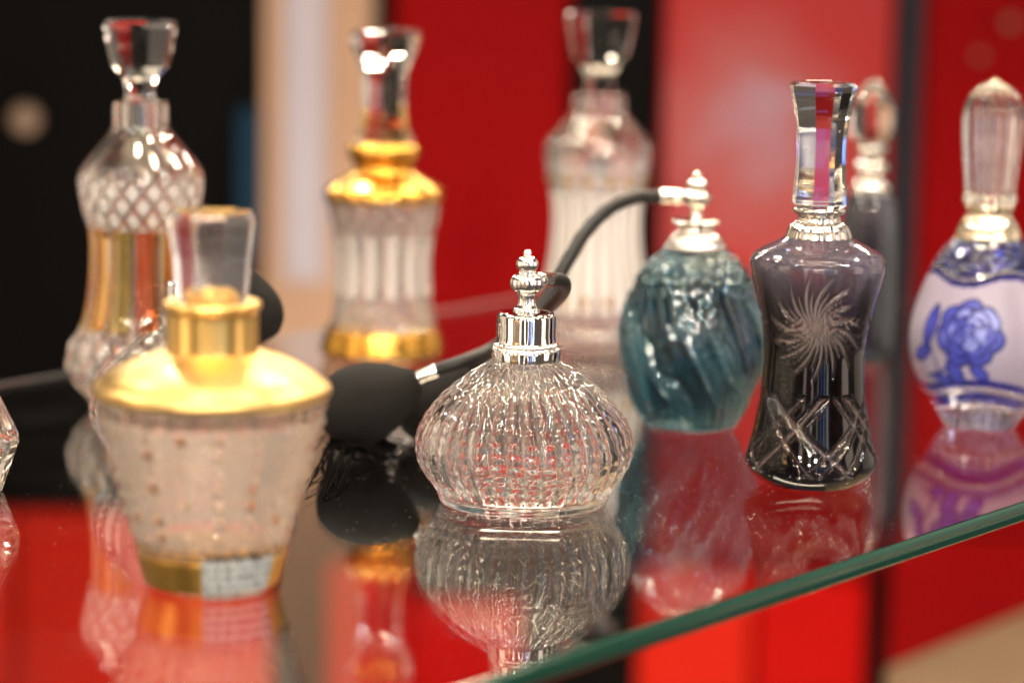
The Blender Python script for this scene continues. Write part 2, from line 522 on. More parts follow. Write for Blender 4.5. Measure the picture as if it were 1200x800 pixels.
# polished front edge: a green faceted strip with an arris top and bottom
e0, e1 = pts[0], pts[1]
ring = [(0.0002, -0.0002), (-0.0012, -0.0012), (-0.0016, -0.0031), (-0.0013, -0.0038), (-0.0016, -0.0046), (-0.0013, -T_ + .0014), (0.0002, -T_ + .0002)]
V, Fc = [], []
for i in range(41):
    p = e0 + (e1 - e0) * i / 40
    V += [(p[0] + nrm[0] * q[0], p[1] + nrm[1] * q[0], q[1]) for q in ring]
n = len(ring)
for i in range(40):
    for k in range(n):
        Fc.append([i * n + k, i * n + (k + 1) % n, (i + 1) * n + (k + 1) % n, (i + 1) * n + k])
Fc += [list(range(n))[::-1], [40 * n + k for k in range(n)]]
link('polished_edge', mesh_from('polished_edge', V, Fc, False), sh, add_bump(mat('green_glass_edge', (0.005, 0.058, 0.040), 0.14, 0, 0.3, 1.52), 120, 0.15, 0.0004))

# dust on the shelf
rd = np.random.RandomState(3)
parts = []
for k in range(3200):
    u, w_ = rd.uniform(-0.55, 0.5), abs(rd.normal(0, .33)) * wdt
    if w_ > wdt * .97 or w_ < .004: continue
    q = A + d * u + nrm * w_
    s = rd.uniform(0.00006, 0.00018)
    parts.append(([(q[0] - s, q[1], 0.0002), (q[0], q[1] - s, 0.0002), (q[0] + s, q[1], 0.0002), (q[0], q[1] + s, 0.0002), (q[0], q[1], 0.0002 + s)],
                  [[0, 1, 4], [1, 2, 4], [2, 3, 4], [3, 0, 4]]))
V, Fc = join_geo(parts)
dust = link('dust', mesh_from('dust', V, Fc, False), None, mat('dust', (0.5, 0.46, 0.42), 0.9))
dust['kind'] = 'stuff'

GLASSY = np.array([0.98, 0.975, 0.965])
LIFT = Vector((0, 0, 0.0004))


def tri(x):                                   # triangle wave 0..1, period 1
    return np.abs((x % 1.0) * 2 - 1)


def colours(T, base=GLASSY):
    return np.ones(T.shape + (3,)) * np.asarray(base), np.zeros(T.shape)


def blend(col, c, w):
    return col * (1 - w[..., None]) + np.asarray(c) * w[..., None]


def sst(a, b, x):
    t = np.clip((x - a) / (b - a), 0, 1)
    return t * t * (3 - 2 * t)


# ------------------------------------------------------------------ atomizer bulbs and hoses
def bulb(root, centre, axis, length, rad, tassel=None, seed=1):
    """Net-covered squeeze bulb: centre and axis in the root's frame."""
    L_ = length / 2
    pr = smooth_profile([(0.0001, -L_), (rad * .30, -L_ * .95), (rad * .76, -L_ * .74), (rad * .97, -L_ * .40), (rad, -L_ * .14), (rad * .93, L_ * .18),
                         (rad * .70, L_ * .55), (rad * .42, L_ * .86), (rad * .27, L_ * 1.0), (0.0001, L_ * 1.01)], 7)
    o = lathe('bulb', pr, 64, M['net'], root)
    o.location = centre
    o.rotation_euler = Vector(axis).to_track_quat('Z', 'Y').to_euler()
    return o


def atomizer_top(root, sp, P, m, twist=0.0):
    """Finial of turned beads; P rows are (y, r) pixel measures from bottom to top."""
    def flute(T, r, z): return r * (1 + 0.035 * np.cos(T * 14))
    return lathe('finial', smooth_profile(sp.prof(P), 5), 84, m, root, flute)


def ribbed_atomizer(sp, label, k=1.0, y0=588.0, capmat='chrome', turn=0.0, group=None):
    """Squat clear ribbed bottle with chrome cap. y0/k let the measures of the front one be reused further back."""
    root = thing('perfume_atomizer', label, 'atomizer', sp.loc + LIFT, group)
    def px(pts): return [(sp.z0 + (588.0 - p[0]) * k, p[1] * k) + tuple(p[2:]) for p in pts]
    u = float(0.34e-3 * k)
    def me_(pts): return [(p[1] * SC * k, (588.0 - p[0]) * SC * k / 0.9777) + tuple(p[2:]) for p in pts]
    out = smooth_profile(me_([(588.6, 0), (588, 90, 'c'), (587, 96), (584, 98.5), (580, 100), (576.5, 101.5, 'c'), (574.5, 102, 'c'), (566, 108.5), (552, 119), (538, 126), (524, 128.3),
                              (508, 126.5), (492, 119.5), (476, 108), (460, 92.5), (446, 74.5), (436, 60), (428, 46.5), (424, 39, 'c')]), 6)
    zt, zf = (588 - 570) * SC * k, (588 - 434) * SC * k

    def ribs(T, r, z):
        w = sst(zt * .86, zt * 1.25, z) * (1 - .55 * sst(zf * .93, zf * 1.02, z))
        ph = T + 0.10 * (z / zf) ** 2
        bead = 0.5 + 0.5 * np.cos(z * 2 * PI / (0.0046 * k) + 0.8 * np.sin(T * 9))
        g_ = np.abs(np.sin(ph * 20)) ** 0.85
        return r - 0.0020 * k * w * (1 - g_) - 0.00045 * k * w * bead * g_
    zfl = (588 - 574) * SC * k
    inn = hollow(out, 0.0052 * k, zfl)
    inn = inn[::2] if len(inn) % 2 else np.vstack([inn[:-1:2], inn[-1:]])
    lathe('bottle_body', out, 480, M['clear'], root, ribs, inn)
    cm = M[capmat]

    def knurl(T, r, z):
        zc = (588 - 407.5) * SC * k / .9777
        w = np.exp(-((z - zc) / (0.0011 * k)) ** 2)
        return r * (1 + 0.035 * w * np.cos(T * 34))
    lathe('cap', smooth_profile(me_([(426, 36), (424.5, 39), (422, 40.2), (412, 40.2), (409.5, 39), (408, 37.3), (405.5, 38), (404, 36.5), (402, 34.4), (376, 34.2), (372.5, 33.6), (370.5, 32), (369, 28), (368, 15, 'c'), (367.8, 0.01)]), 6),
          170, cm, root, knurl)

    def flute(T, r, z): return r * (1 + 0.03 * np.cos(T * 13))
    lathe('finial', smooth_profile(me_([(369, 15.5), (366, 15), (363.5, 12.5), (360, 10.2), (354, 9.4), (348.5, 10.8), (346, 13.5), (342, 17.8), (336, 19.3), (331, 18.5), (327, 14.6), (325.5, 11), (324, 9.2), (322, 9.6),
                                        (320, 11), (315.5, 12.6), (311, 12.0), (307, 8.8), (305.3, 5), (304, 4.2), (301.5, 4.6), (299, 3.2), (298, 0.01)]), 5), 78, cm, root, flute)
    root['s'] = k
    return root


# scale of the front atomizer: metres per measured pixel
front = Spot(613, 588)
SC = front.dep / F

# ------------------------------------------------------------------ 1. the clear ribbed atomizer in the middle
a1 = ribbed_atomizer(front, 'clear ribbed squat atomizer with shiny chrome cap in front middle, sharply in focus')
lp = lambda x, y, dd: Vector(at_depth(x, y, front.dep + dd)) - (front.loc + LIFT)
fr = [lp(624, 330.5, -0.028), lp(648, 327.5, -0.020)]
fr[0] = Vector((0.0035, 0.0, fr[1].z - 0.001))
fr[1] = lp(647, 327.5, 0.004)
tube('hose_ferrule', [fr[0], fr[1]], 9.0 * SC, M['silver'], a1, 28, 3)
hz = [lp(643, 328, 0.003), lp(652, 327, 0.006), lp(661, 331, 0.012), lp(660, 342, 0.026), lp(648, 356, 0.050), lp(625, 378, 0.085), lp(585, 408, 0.115), lp(545, 436, 0.13)]
tube('hose', hz, 8.0 * SC, M['rubber'], a1, 18, 10)
b2c = lp(512, 472, 0.122)
bulb(a1, b2c, lp(560, 430, 0.118) - b2c, 0.040, 0.0170)

# ------------------------------------------------------------------ 2. the teal atomizer with carved leaves
sp = Spot(809, 500)
a2 = thing('perfume_atomizer', 'teal blue atomizer carved with leaves, silver collar and a long dark hose', 'atomizer', sp.loc + LIFT)
out = smooth_profile(sp.prof([(501, 0), (500, 46, 'c'), (498.5, 50), (494, 53), (484, 60), (470, 67), (441, 78), (418, 84.3), (394, 86.2), (365, 81.5), (334, 70), (318, 61), (305, 50), (295, 38), (289, 29, 'c')]), 9)
Rm = sp.r(394, 86)
leaves = []
for k in range(5):
    c = k * 2 * PI / 5 - 0.42
    leaves += [(c, 342, c + 0.85, 470, 0.30, 0.23), (c + 0.55, 352, c + 1.25, 455, -0.1, 0.15), (c - 0.15, 430, c + 0.40, 500, 0.2, 0.15)]
leaves = [(a0, sp.z(y0), a1_, sp.z(y1), bend, w) for a0, y0, a1_, y1, bend, w in leaves]


def leafy(T, r, z):
    dep = np.zeros(T.shape); rim_ = np.zeros(T.shape); inside = np.zeros(T.shape); vein = np.zeros(T.shape)
    zr = np.clip((z - z.min()) / (z.max() - z.min()), 0, 1)
    for a0, z0, a1_, z1, bend, w in leaves:
        dx, dz = (a1_ - a0) * Rm, z1 - z0
        ll = math.hypot(dx, dz)
        X_ = ((T - a0 + PI) % (2 * PI) - PI) * Rm
        Z_ = z - z0
        t = (X_ * dx + Z_ * dz) / ll / ll
        s = (X_ * -dz + Z_ * dx) / ll / Rm
        s = s - bend * np.sin(np.clip(t, 0, 1) * PI) * 0.45
        ww = w * np.sin(np.clip(t, 0, 1) * PI) ** 0.75 * (1 - .25 * t)
        f = np.where((t > 0) & (t < 1), 1 - np.abs(s) / np.maximum(ww, 1e-4), -1)
        i_ = sst(0, .16, f)
        side = 0.5 + 0.5 * np.cos((t * 13 - np.abs(s) / w * 1.6) * 2 * PI)
        v = np.maximum(np.exp(-(s / 0.018) ** 2), 0.7 * side ** 6)
        dep = np.where(i_ > 0, np.maximum(dep * (1 - i_), i_ * (0.0008 + .0010 * (np.abs(s) / w) ** 2) + 0.0006 * v * i_), dep)
        rim_ = np.maximum(rim_, np.exp(-((f - .11) / .11) ** 2) * (f > -.2))
        inside = np.maximum(inside, i_); vein = np.where(i_ > .1, v * i_, vein)
    stripe = np.abs(np.sin(T * 15 + 14 * zr)) ** .7
    band = sst(sp.z(345), sp.z(330), z)
    dots = np.clip(np.cos(T * 26) * np.cos((z / Rm) * 26), 0, 1)
    r = r - 0.0010 * (1 - inside) * (1 - band) * (1 - stripe) - 0.0004 + dep + band * (0.0013 * dots + 0.0004) + .0007 * rim_ * (1 - band) * (1 + .18 * np.cos(z * 1500 + T * 9))
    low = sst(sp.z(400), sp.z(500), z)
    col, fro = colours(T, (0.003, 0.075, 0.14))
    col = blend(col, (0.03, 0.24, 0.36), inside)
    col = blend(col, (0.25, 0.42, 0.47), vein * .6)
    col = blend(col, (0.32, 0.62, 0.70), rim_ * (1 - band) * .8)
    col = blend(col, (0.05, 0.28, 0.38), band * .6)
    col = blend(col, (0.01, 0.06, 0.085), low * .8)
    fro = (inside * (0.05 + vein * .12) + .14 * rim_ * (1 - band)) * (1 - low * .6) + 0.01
    return r, col, fro


M['teal'] = painted_glass('teal_glass', 0.04, 0.5, 0.75)
inn = hollow(out, 0.0065, sp.z(488))[::3]
inn = np.vstack([inn, [1e-5, sp.z(489)]])
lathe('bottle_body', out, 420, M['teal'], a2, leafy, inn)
lathe('collar', smooth_profile(sp.prof([(292, 34), (289, 35.5), (285, 33), (281, 29.5, 'c'), (277, 28.5), (272, 22.5), (267, 21.5), (264, 25), (262, 29), (259.5, 29.5), (258, 27), (257, 12), (256.6, 0.01)]), 5), 96, M['silver'], a2,
      lambda T, r, z: r * (1 + .03 * np.cos(T * 24) * (z < sp.z(276))))
lathe('finial', smooth_profile(sp.prof([(258, 9), (254, 7), (249, 6.5), (244, 9), (239, 14.5), (234, 17), (229, 16.8), (225, 12.5), (223, 9.8), (221.5, 10.5), (218, 12.4), (214, 12), (211, 8), (209.5, 4.2),
                                        (208, 4.4), (205.5, 5.3), (203, 3.8), (202, 0.01)]), 5), 60, M['silver'], a2)
lq = lambda x, y, dd: Vector(at_depth(x, y, sp.dep + dd)) - (sp.loc + LIFT)
zz = sp.z(231)
tube('hose_ferrule', [lq(812, 231.5, -.02) * 0 + Vector((0, 0, zz)), lq(795, 231, -0.012), lq(772, 230.5, -0.014)], lambda t: 9.3 * sp.dep / F * (0.8 + 0.2 * (t > .45)), M['silver'], a2, 28, 6)
dz_ = lambda dpt: dpt - sp.dep
ub = 1.235
hz = [lq(776, 230.5, -.013), lq(762, 230.3, -.016), lq(746, 231, -.02), lq(716, 243, -.03), lq(687, 271, -.04), lq(661, 313, -.05), lq(640, 350, -.055), lq(610, 385, -.057), lq(575, 410, -.056),
      lq(545, 423, dz_(ub) - .0), lq(512, 434, dz_(ub))]
tube('hose', hz, 8.3 * 1.26 / F, M['rubber'], a2, 18, 9)
tube('bulb_ferrule', [lq(519, 431.5, dz_(ub)), lq(500, 438, dz_(ub)), lq(478, 447, dz_(ub))], 8.0 * ub / F, M['silver'], a2, 24, 4)
bc = lq(432, 470, dz_(ub))
bulb(a2, bc, lq(488, 447, dz_(ub)) - bc, 0.0475, 0.0180)
# tassel strands lying on the glass below the bulb
rt = random.Random(8)
parts = []
for k in range(120):
    x0, y0 = rt.uniform(375, 412), rt.uniform(506, 524)
    s0 = Vector(on_plane(x0 + 6, y0, 0.004 + rt.random() * .004))
    x1, y1 = x0 + rt.uniform(0, 85), y0 + rt.uniform(4, 22)
    if k % 5 == 0: x1, y1 = x0 - rt.uniform(0, 22), y0 + rt.uniform(30, 60)
    s2 = Vector(on_plane(x1, y1, 0.0006 + rt.random() * .001))
    s1 = (s0 + s2) / 2 + Vector((rt.uniform(-.004, .004), rt.uniform(-.004, .004), rt.uniform(0, .003)))
    parts.append(tube(None, [p - (sp.loc + LIFT) for p in (s0, s1, s2)], 0.00042, None, None, 5, 5))
V, Fc = join_geo(parts)
link('tassel', mesh_from('tassel', V, Fc), a2, M['thread'])

# ------------------------------------------------------------------ 3. ribbed atomizer hidden behind the gold-capped bottle
sp3 = Spot(227, 541)
k3 = sp3.dep / front.dep * 0.95
a3 = ribbed_atomizer(sp3, 'clear ribbed atomizer with round black bulb half hidden behind the gold-shouldered bottle', k3)
l3 = lambda x, y, dd: Vector(at_depth(x, y, sp3.dep + dd)) - (sp3.loc + LIFT)
zf3 = (588 - 334) * SC * k3 / .9777
e3 = l3(252, 300, 0.0)
tube('hose_ferrule', [Vector((0, 0, zf3)), Vector((0.009, -0.001, zf3 + .0002))], 9 * SC * k3, M['silver'], a3, 24, 3)
h3 = [Vector((0.008, -0.001, zf3)), l3(262, 300, 0.005), l3(275, 305, 0.02), l3(284, 318, 0.03), l3(287, 330, 0.035)]
tube('hose', h3, 7.5 * SC, M['rubber'], a3, 16, 8)
b3 = l3(291, 361, 0.035)
bulb(a3, b3, l3(287, 320, .035) - b3, 0.034, 0.0155)

# ------------------------------------------------------------------ 4. front bottle with gold shoulder
sp = Spot(249, 683)
g1 = thing('perfume_bottle', 'stout cut glass bottle with wide gold shoulder and pale sticker, nearest and most blurred', 'perfume bottle', sp.loc + LIFT)
out = smooth_profile(sp.prof([(684, 0), (683, 70, 'c'), (681, 75), (676, 78.5), (660, 83), (640, 89), (600, 100.5), (560, 112), (520, 123), (490, 131), (470, 136), (462, 136.5, 'c'), (458, 120, 'c')]), 14)


def panels(T, r, z):
    ztop, zbot = sp.z(478), sp.z(632)
    w = sst(zbot, zbot + .003, z) * (1 - sst(ztop - .003, ztop, z))
    ns = 18
    cell = T * ns / (2 * PI)
    cx_ = ((cell % 1.0) - .5) * 2 * PI / ns * r
    pz_ = 0.0062
    row = np.floor(z / pz_)
    cz_ = ((z / pz_) % 1.0 - .5) * pz_
    hsh = (np.sin(row * 12.9898 + np.floor(cell) * 78.233) * 43758.5453) % 1.0
    bead = np.clip(1 - (np.hypot(cx_, cz_) / (.0008 + .0016 * hsh)) ** 2, 0, 1) * (hsh > .22)
    r = r + 0.0014 * w * np.sqrt(bead) - .0004 * w * tri(cell + .5)
    edge = (1 - w) * (z > zbot)
    r = r - 0.0011 * edge * tri(T * 16 / PI)
    col, fro = colours(T, (0.90, 0.76, 0.64))
    fro = 0.26 * w * (1 - np.sqrt(bead)) + .05
    hot = w * sst(.1, .4, bead) * (hsh > .72)
    col = blend(col, (0.75, 0.28, 0.07), hot * .85)
    return r, col, fro


inn = hollow(out[:-14], 0.0050, sp.z(640))[::2]
inn = np.vstack([inn, [1e-5, sp.z(641)]])
lathe('bottle_body', out[:-14], 540, M['cut'], g1, panels, inn)
lathe('gold_shoulder', smooth_profile(sp.prof([(464, 120), (463, 137, 'c'), (459.5, 139.3), (455, 139.5), (451, 138, 'c'), (447, 132), (438, 121), (429, 105), (421, 87), (415, 69), (411, 58, 'c'), (410, 30)]), 7), 180, M['gold'], g1,
      lambda T, r, z: r * (1 + .006 * np.cos(T * 12) * sst(sp.z(452), sp.z(440), z)))
lathe('collar', smooth_profile(sp.prof([(414, 55), (411, 54.2), (405, 53.8), (368, 54.5), (363, 55.8, 'c'), (361.5, 57.5), (358, 58), (354.5, 57), (353, 54, 'c'), (354.5, 44)]), 5), 128, M['satin_gold'], g1)
lathe('gold_band', smooth_profile([(a + .00025, b_) for a, b_ in [(x[0], x[1]) for x in sp.prof([(679, 77.6), (678, 78.3), (660, 83.4), (645, 87.8), (643, 88)])]], 6), 128, M['band_gold'], g1)
# stopper: eight-sided solid crystal, wider at the top
lathe('stopper', sp.prof([(355, 0.01), (355, 41), (352, 43.5), (300, 47.5), (262, 53.5), (254, 53.5), (249, 48), (248, 0.01)]), 8, M['lilac'], g1, flat=True, turn=PI / 8)
lathe('stopper_core', smooth_profile(sp.prof([(352.8, 24), (345, 22), (336, 12), (333.5, 0.01)]), 4), 24, M['satin_gold'], g1)
# sticker: pale label with grey rows of print and a little bar code
m = mat('sticker_print', (0.62, 0.62, 0.60), 0.55)
N, L, b = nodes(m)
a = N.new('ShaderNodeAttribute'); a.attribute_name = 'Col'
sx = N.new('ShaderNodeSeparateColor'); L.new(a.outputs['Color'], sx.inputs[0])
cb = N.new('ShaderNodeCombineXYZ')
mu = N.new('ShaderNodeMath'); mu.operation = 'MULTIPLY'; mu.inputs[1].default_value = 18; L.new(sx.outputs[0], mu.inputs[0])
mv = N.new('ShaderNodeMath'); mv.operation = 'MULTIPLY'; mv.inputs[1].default_value = 5; L.new(sx.outputs[1], mv.inputs[0])
fl_ = N.new('ShaderNodeMath'); fl_.operation = 'FLOOR'; L.new(mv.outputs[0], fl_.inputs[0])
frc = N.new('ShaderNodeMath'); frc.operation = 'FRACT'; L.new(mv.outputs[0], frc.inputs[0])
L.new(mu.outputs[0], cb.inputs[0]); L.new(fl_.outputs[0], cb.inputs[1])
wn = N.new('ShaderNodeTexNoise'); wn.inputs['Scale'].default_value = 1.0; wn.inputs['Detail'].default_value = 0; L.new(cb.outputs[0], wn.inputs['Vector'])
g1_ = N.new('ShaderNodeMath'); g1_.operation = 'GREATER_THAN'; g1_.inputs[1].default_value = 0.47; L.new(wn.outputs['Fac'], g1_.inputs[0])
g2_ = N.new('ShaderNodeMath'); g2_.operation = 'LESS_THAN'; g2_.inputs[1].default_value = 0.55; L.new(frc.outputs[0], g2_.inputs[0])
mm = N.new('ShaderNodeMath'); mm.operation = 'MULTIPLY'; L.new(g1_.outputs[0], mm.inputs[0]); L.new(g2_.outputs[0], mm.inputs[1])
mx = N.new('ShaderNodeMix'); mx.data_type = 'RGBA'; mx.inputs['A'].default_value = (0.42, 0.44, 0.44, 1); mx.inputs['B'].default_value = (0.08, 0.085, 0.09, 1)
L.new(mm.outputs[0], mx.inputs['Factor']); L.new(mx.outputs['Result'], b.inputs['Base Color'])
V, Fc, cc = [], [], []
nu, nv = 24, 10
for j in range(nv + 1):
    for i in range(nu + 1):
        t_ = -0.03 + 1.03 * i / nu
        y = 686 - (686 - 636) * j / nv
        rr = np.interp(sp.z(y), out[14:, 1], out[14:, 0]) + 0.0006
        V.append((rr * math.sin(t_), -rr * math.cos(t_), sp.z(y)))
        cc.append((i / nu, 1 - j / nv, 0))
for j in range(nv):
    for i in range(nu):
        q = j * (nu + 1) + i
        Fc.append([q, q + 1, q + nu + 2, q + nu + 1])
link('sticker', mesh_from('sticker', V, Fc, True, {'Col': cc}), g1, m)

# ------------------------------------------------------------------ 5. tall bottle with amber stripes, back left
sp = Spot(166, 475)
t1 = thing('perfume_bottle', 'tall waisted cut glass bottle with vertical amber stripes and flared clear stopper', 'perfume bottle', sp.loc + LIFT)
out = smooth_profile(sp.prof([(476, 0), (475, 52, 'c'), (473, 58), (466, 65), (450, 79), (436, 87), (422, 90), (405, 86), (388, 77), (378, 71), (365, 67), (331, 62), (300, 60.5), (272, 61.5), (258, 65), (240, 70), (222, 73), (207, 73.5),
                              (198, 70.5), (180, 56.5), (163, 42), (152, 34), (146, 32.5), (124, 32), (120, 31, 'c'), (119, 20, 'c')]), 6)


def amber(T, r, z, sp=sp):
    zb1, zb2, zb3 = sp.z(380), sp.z(265), sp.z(208)
    low = 1 - sst(zb1 - .002, zb1 + .001, z)
    mid = sst(zb1 - .001, zb1 + .001, z) * (1 - sst(zb2 - .001, zb2 + .001, z))
    top = sst(zb2 - .001, zb2 + .001, z) * (1 - sst(zb3 - .001, zb3 + .002, z))
    dm = np.minimum(tri(T * 10 / PI / 2 * 2 + z / .020), tri(T * 10 / PI / 2 * 2 - z / .020))
    dm2 = np.minimum(tri(T * 9 / PI + z / .0130), tri(T * 9 / PI - z / .0130))
    r = r - 0.0022 * low * (1 - dm) - 0.0020 * top * np.exp(-(dm2 / .16) ** 2) - 0.0016 * mid * (1 - np.abs(np.sin(T * 6)) ** .6)
    col, fro = colours(T, (0.985, 0.95, 0.92))
    k = np.floor((T + PI) * 6 / PI) % 12
    st = np.abs(np.sin(T * 6)) > .38
    cols = np.array([(0.86, 0.34, 0.02), (0.95, 0.62, 0.10), (0.80, 0.17, 0.02), (0.9, 0.45, 0.04)])
    kk = (k % 4).astype(int)
    col = np.where((st & (mid > .5))[..., None], cols[kk], col)
    fro = .30 * low * sst(.3, .8, dm) + .45 * top * sst(.2, .5, dm2) + .12 * mid * st
    return r, col, fro


inn = hollow(out[:-6], 0.0060, sp.z(455))[::2]
inn = np.vstack([inn, [1e-5, sp.z(456)]])
lathe('bottle_body', out[:-6], 360, M['cut'], t1, amber, inn)
lathe('stopper', sp.prof([(121, 0.01), (121, 19), (117, 19), (112, 17), (104, 17.5), (92, 22), (78, 33.5), (60, 38), (33, 43.5), (27, 42), (24.5, 38), (24, 0.01)]), 8, M['clear'], t1, flat=True, turn=0.2)

# ------------------------------------------------------------------ 6. clear bottle with gold shoulder, behind the bulbs
sp = Spot(448, 419)
t2 = thing('perfume_bottle', 'fluted clear bottle with gold shoulder, gold base band and slim flared glass stopper', 'perfume bottle', sp.loc + LIFT)
out = smooth_profile(sp.prof([(420, 0), (419, 64, 'c'), (417, 68), (412, 71.5), (404, 71.5), (394, 68), (382, 64.5), (372, 62), (366, 61), (345, 58), (314, 56), (290, 57.5), (272, 61), (258, 64.5), (246, 67), (233, 68, 'c'), (230, 66)]), 6)


def fluted(T, r, z, sp=sp):
    a_, b_, c_, d_ = sp.z(345), sp.z(275), sp.z(380), sp.z(240)
    mid = sst(a_ - .002, a_ + .002, z) * (1 - sst(b_ - .003, b_ + .003, z))
    low = sst(c_ - .001, c_ + .001, z) * (1 - sst(a_ - .003, a_ + .001, z))
    top = sst(b_ - .002, b_ + .003, z) * (1 - sst(d_, d_ + .001, z))
    fl = np.abs(np.sin(T * 7))
    dm = np.minimum(tri(T * 9 / PI + z / .011), tri(T * 9 / PI - z / .011))
    r = r - 0.0022 * mid * (1 - fl ** .7) - 0.0018 * (low + top) * (1 - dm)
    col, fro = colours(T, (0.985, 0.95, 0.92))
    fro = .4 * mid * sst(.3, .8, fl) + .22 * (low + top) * dm + .04
    return r, col, fro


inn = hollow(out, 0.0055, sp.z(404))[::2]
inn = np.vstack([inn, [1e-5, sp.z(405)]])
lathe('bottle_body', out, 336, M['cut'], t2, fluted, inn)
lathe('gold_shoulder', smooth_profile(sp.prof([(234, 60), (233, 69.5, 'c'), (229, 70.6), (223, 70, 'c'), (218, 64), (212, 54), (206, 43), (201, 36.5), (197, 34.5), (193, 35), (187, 40), (180, 42.5), (174, 42.5), (169, 38, 'c'), (166, 30)]), 5), 128, M['amber_gold'], t2)
lathe('gold_band', smooth_profile([(a + .0003, b_) for a, b_ in sp.prof([(411, 71.5), (404, 71.5), (394, 68), (384, 65)])], 6), 128, M['amber_gold'], t2)
lathe('stopper', smooth_profile(sp.prof([(170, 0.01), (170, 33, 'c'), (162, 35), (154, 32), (146, 29), (130, 26.5), (110, 26.5), (92, 27), (80, 29.5), (70, 34), (58, 39.5), (48, 42.5), (42, 42.3), (38, 39, 'c'), (36.5, 36), (36, 0.01)]), 4), 10, M['clear'], t2, flat=True)

# ------------------------------------------------------------------ 7. clear bottle with rows of dots, back middle
sp = Spot(696, 405)
t3 = thing('perfume_bottle', 'tall frosted white bottle with rows of gold dots standing behind the long dark hose', 'perfume bottle', sp.loc + LIFT)
out = smooth_profile(sp.prof([(406, 0), (405, 56, 'c'), (403, 60), (396, 63), (380, 64.5), (362, 64), (345, 62), (324, 59), (295, 54.5), (264, 52.5), (240, 53.5), (222, 56.5), (209, 59), (192, 62), (176, 63.5), (168, 61.5), (155, 51), (142, 40), (133, 33), (128, 31.5),
                              (114, 30.5), (110, 29, 'c'), (109, 18, 'c')]), 6)


def striped(T, r, z, sp=sp):
    a_, b_ = sp.z(362), sp.z(222)
    mid = sst(a_ - .002, a_ + .002, z) * (1 - sst(b_ - .002, b_ + .002, z))
    low = 1 - sst(a_ - .003, a_, z)
    sh_ = sst(sp.z(180), sp.z(172), z) * (1 - sst(sp.z(134), sp.z(130), z))
    fl = np.abs(np.sin(T * 10))
    dm = np.minimum(tri(T * 9 / PI + z / .013), tri(T * 9 / PI - z / .013))
    r = r - 0.0014 * mid * (1 - fl ** .7) - 0.002 * low * (1 - dm) - 0.0012 * sh_ * (1 - np.abs(np.sin(T * 6)))
    col, fro = colours(T, (0.985, 0.96, 0.94))
    fro = .62 * mid * sst(.2, .6, fl) + .3 * low * dm + .25 * sst(b_ - .001, b_ + .001, z) * (1 - sst(sp.z(190), sp.z(180), z))
    return r, col, fro


inn = hollow(out[:-6], 0.0058, sp.z(388))[::2]
inn = np.vstack([inn, [1e-5, sp.z(389)]])
lathe('bottle_body', out[:-6], 320, M['cut'], t3, striped, inn)
M['dot'] = mat('gold_dot', (0.42, 0.24, 0.06), 0.3, 1)
for y, rr, n_ in ((210, 58.6, 14), (347, 62.4, 14)):
    parts = []
    R_, Z_ = sp.r(y, rr), sp.z(y)
    for q in range(n_):
        t_ = 2 * PI * (q + .5) / n_
        c_ = Vector((R_ * math.sin(t_), -R_ * math.cos(t_), Z_))
        ax = Vector((math.sin(t_), -math.cos(t_), 0))
        s_ = Vector((math.cos(t_), math.sin(t_), 0)); w_ = Vector((0, 0, 1))
        V = [c_ + ax * .0012]; Fc = []
        for ring, (rr_, hh) in enumerate(((.0014, .0009), (.0022, -.0002))):
            V += [c_ + ax * hh + (s_ * math.cos(2 * PI * i / 10) + w_ * math.sin(2 * PI * i / 10) * 1.25) * rr_ for i in range(10)]
        for i in range(10):
            Fc += [[0, 1 + i, 1 + (i + 1) % 10], [1 + i, 11 + i, 11 + (i + 1) % 10, 1 + (i + 1) % 10]]
        parts.append((V, Fc))
    V, Fc = join_geo(parts)
    link('gold_dots', mesh_from('gold_dots', V, Fc), t3, M['dot'])
lathe('stopper', sp.prof([(111, 0.01), (111, 18), (104, 18), (98, 17), (92, 17), (86, 20), (78, 25), (66, 34.5), (50, 38.5), (24, 43.5), (18, 43), (14.5, 39), (14, 0.01)]), 8, M['clear'], t3, flat=True, turn=0.3)

# ------------------------------------------------------------------ 8. smoky black bottle with cut star
sp = Spot(949, 567)
d1 = thing('perfume_bottle', 'waisted smoky black bottle cut with a star, tall eight-sided crystal stopper, at the shelf edge', 'perfume bottle', sp.loc + LIFT)
out = smooth_profile(sp.prof([(568, 0), (567, 48, 'c'), (565, 53), (557, 66), (548, 74), (540, 76.3), (533, 75.6), (520, 72), (495, 66.5), (470, 62.5), (444, 60), (420, 58.8), (400, 60), (375, 64), (345, 71.5), (325, 76.5), (312, 79), (305, 78.3),
                              (298, 73.5), (290, 60), (284, 48), (279, 39.5), (276, 35, 'c')]), 9)
Rw = sp.r(400, 60)


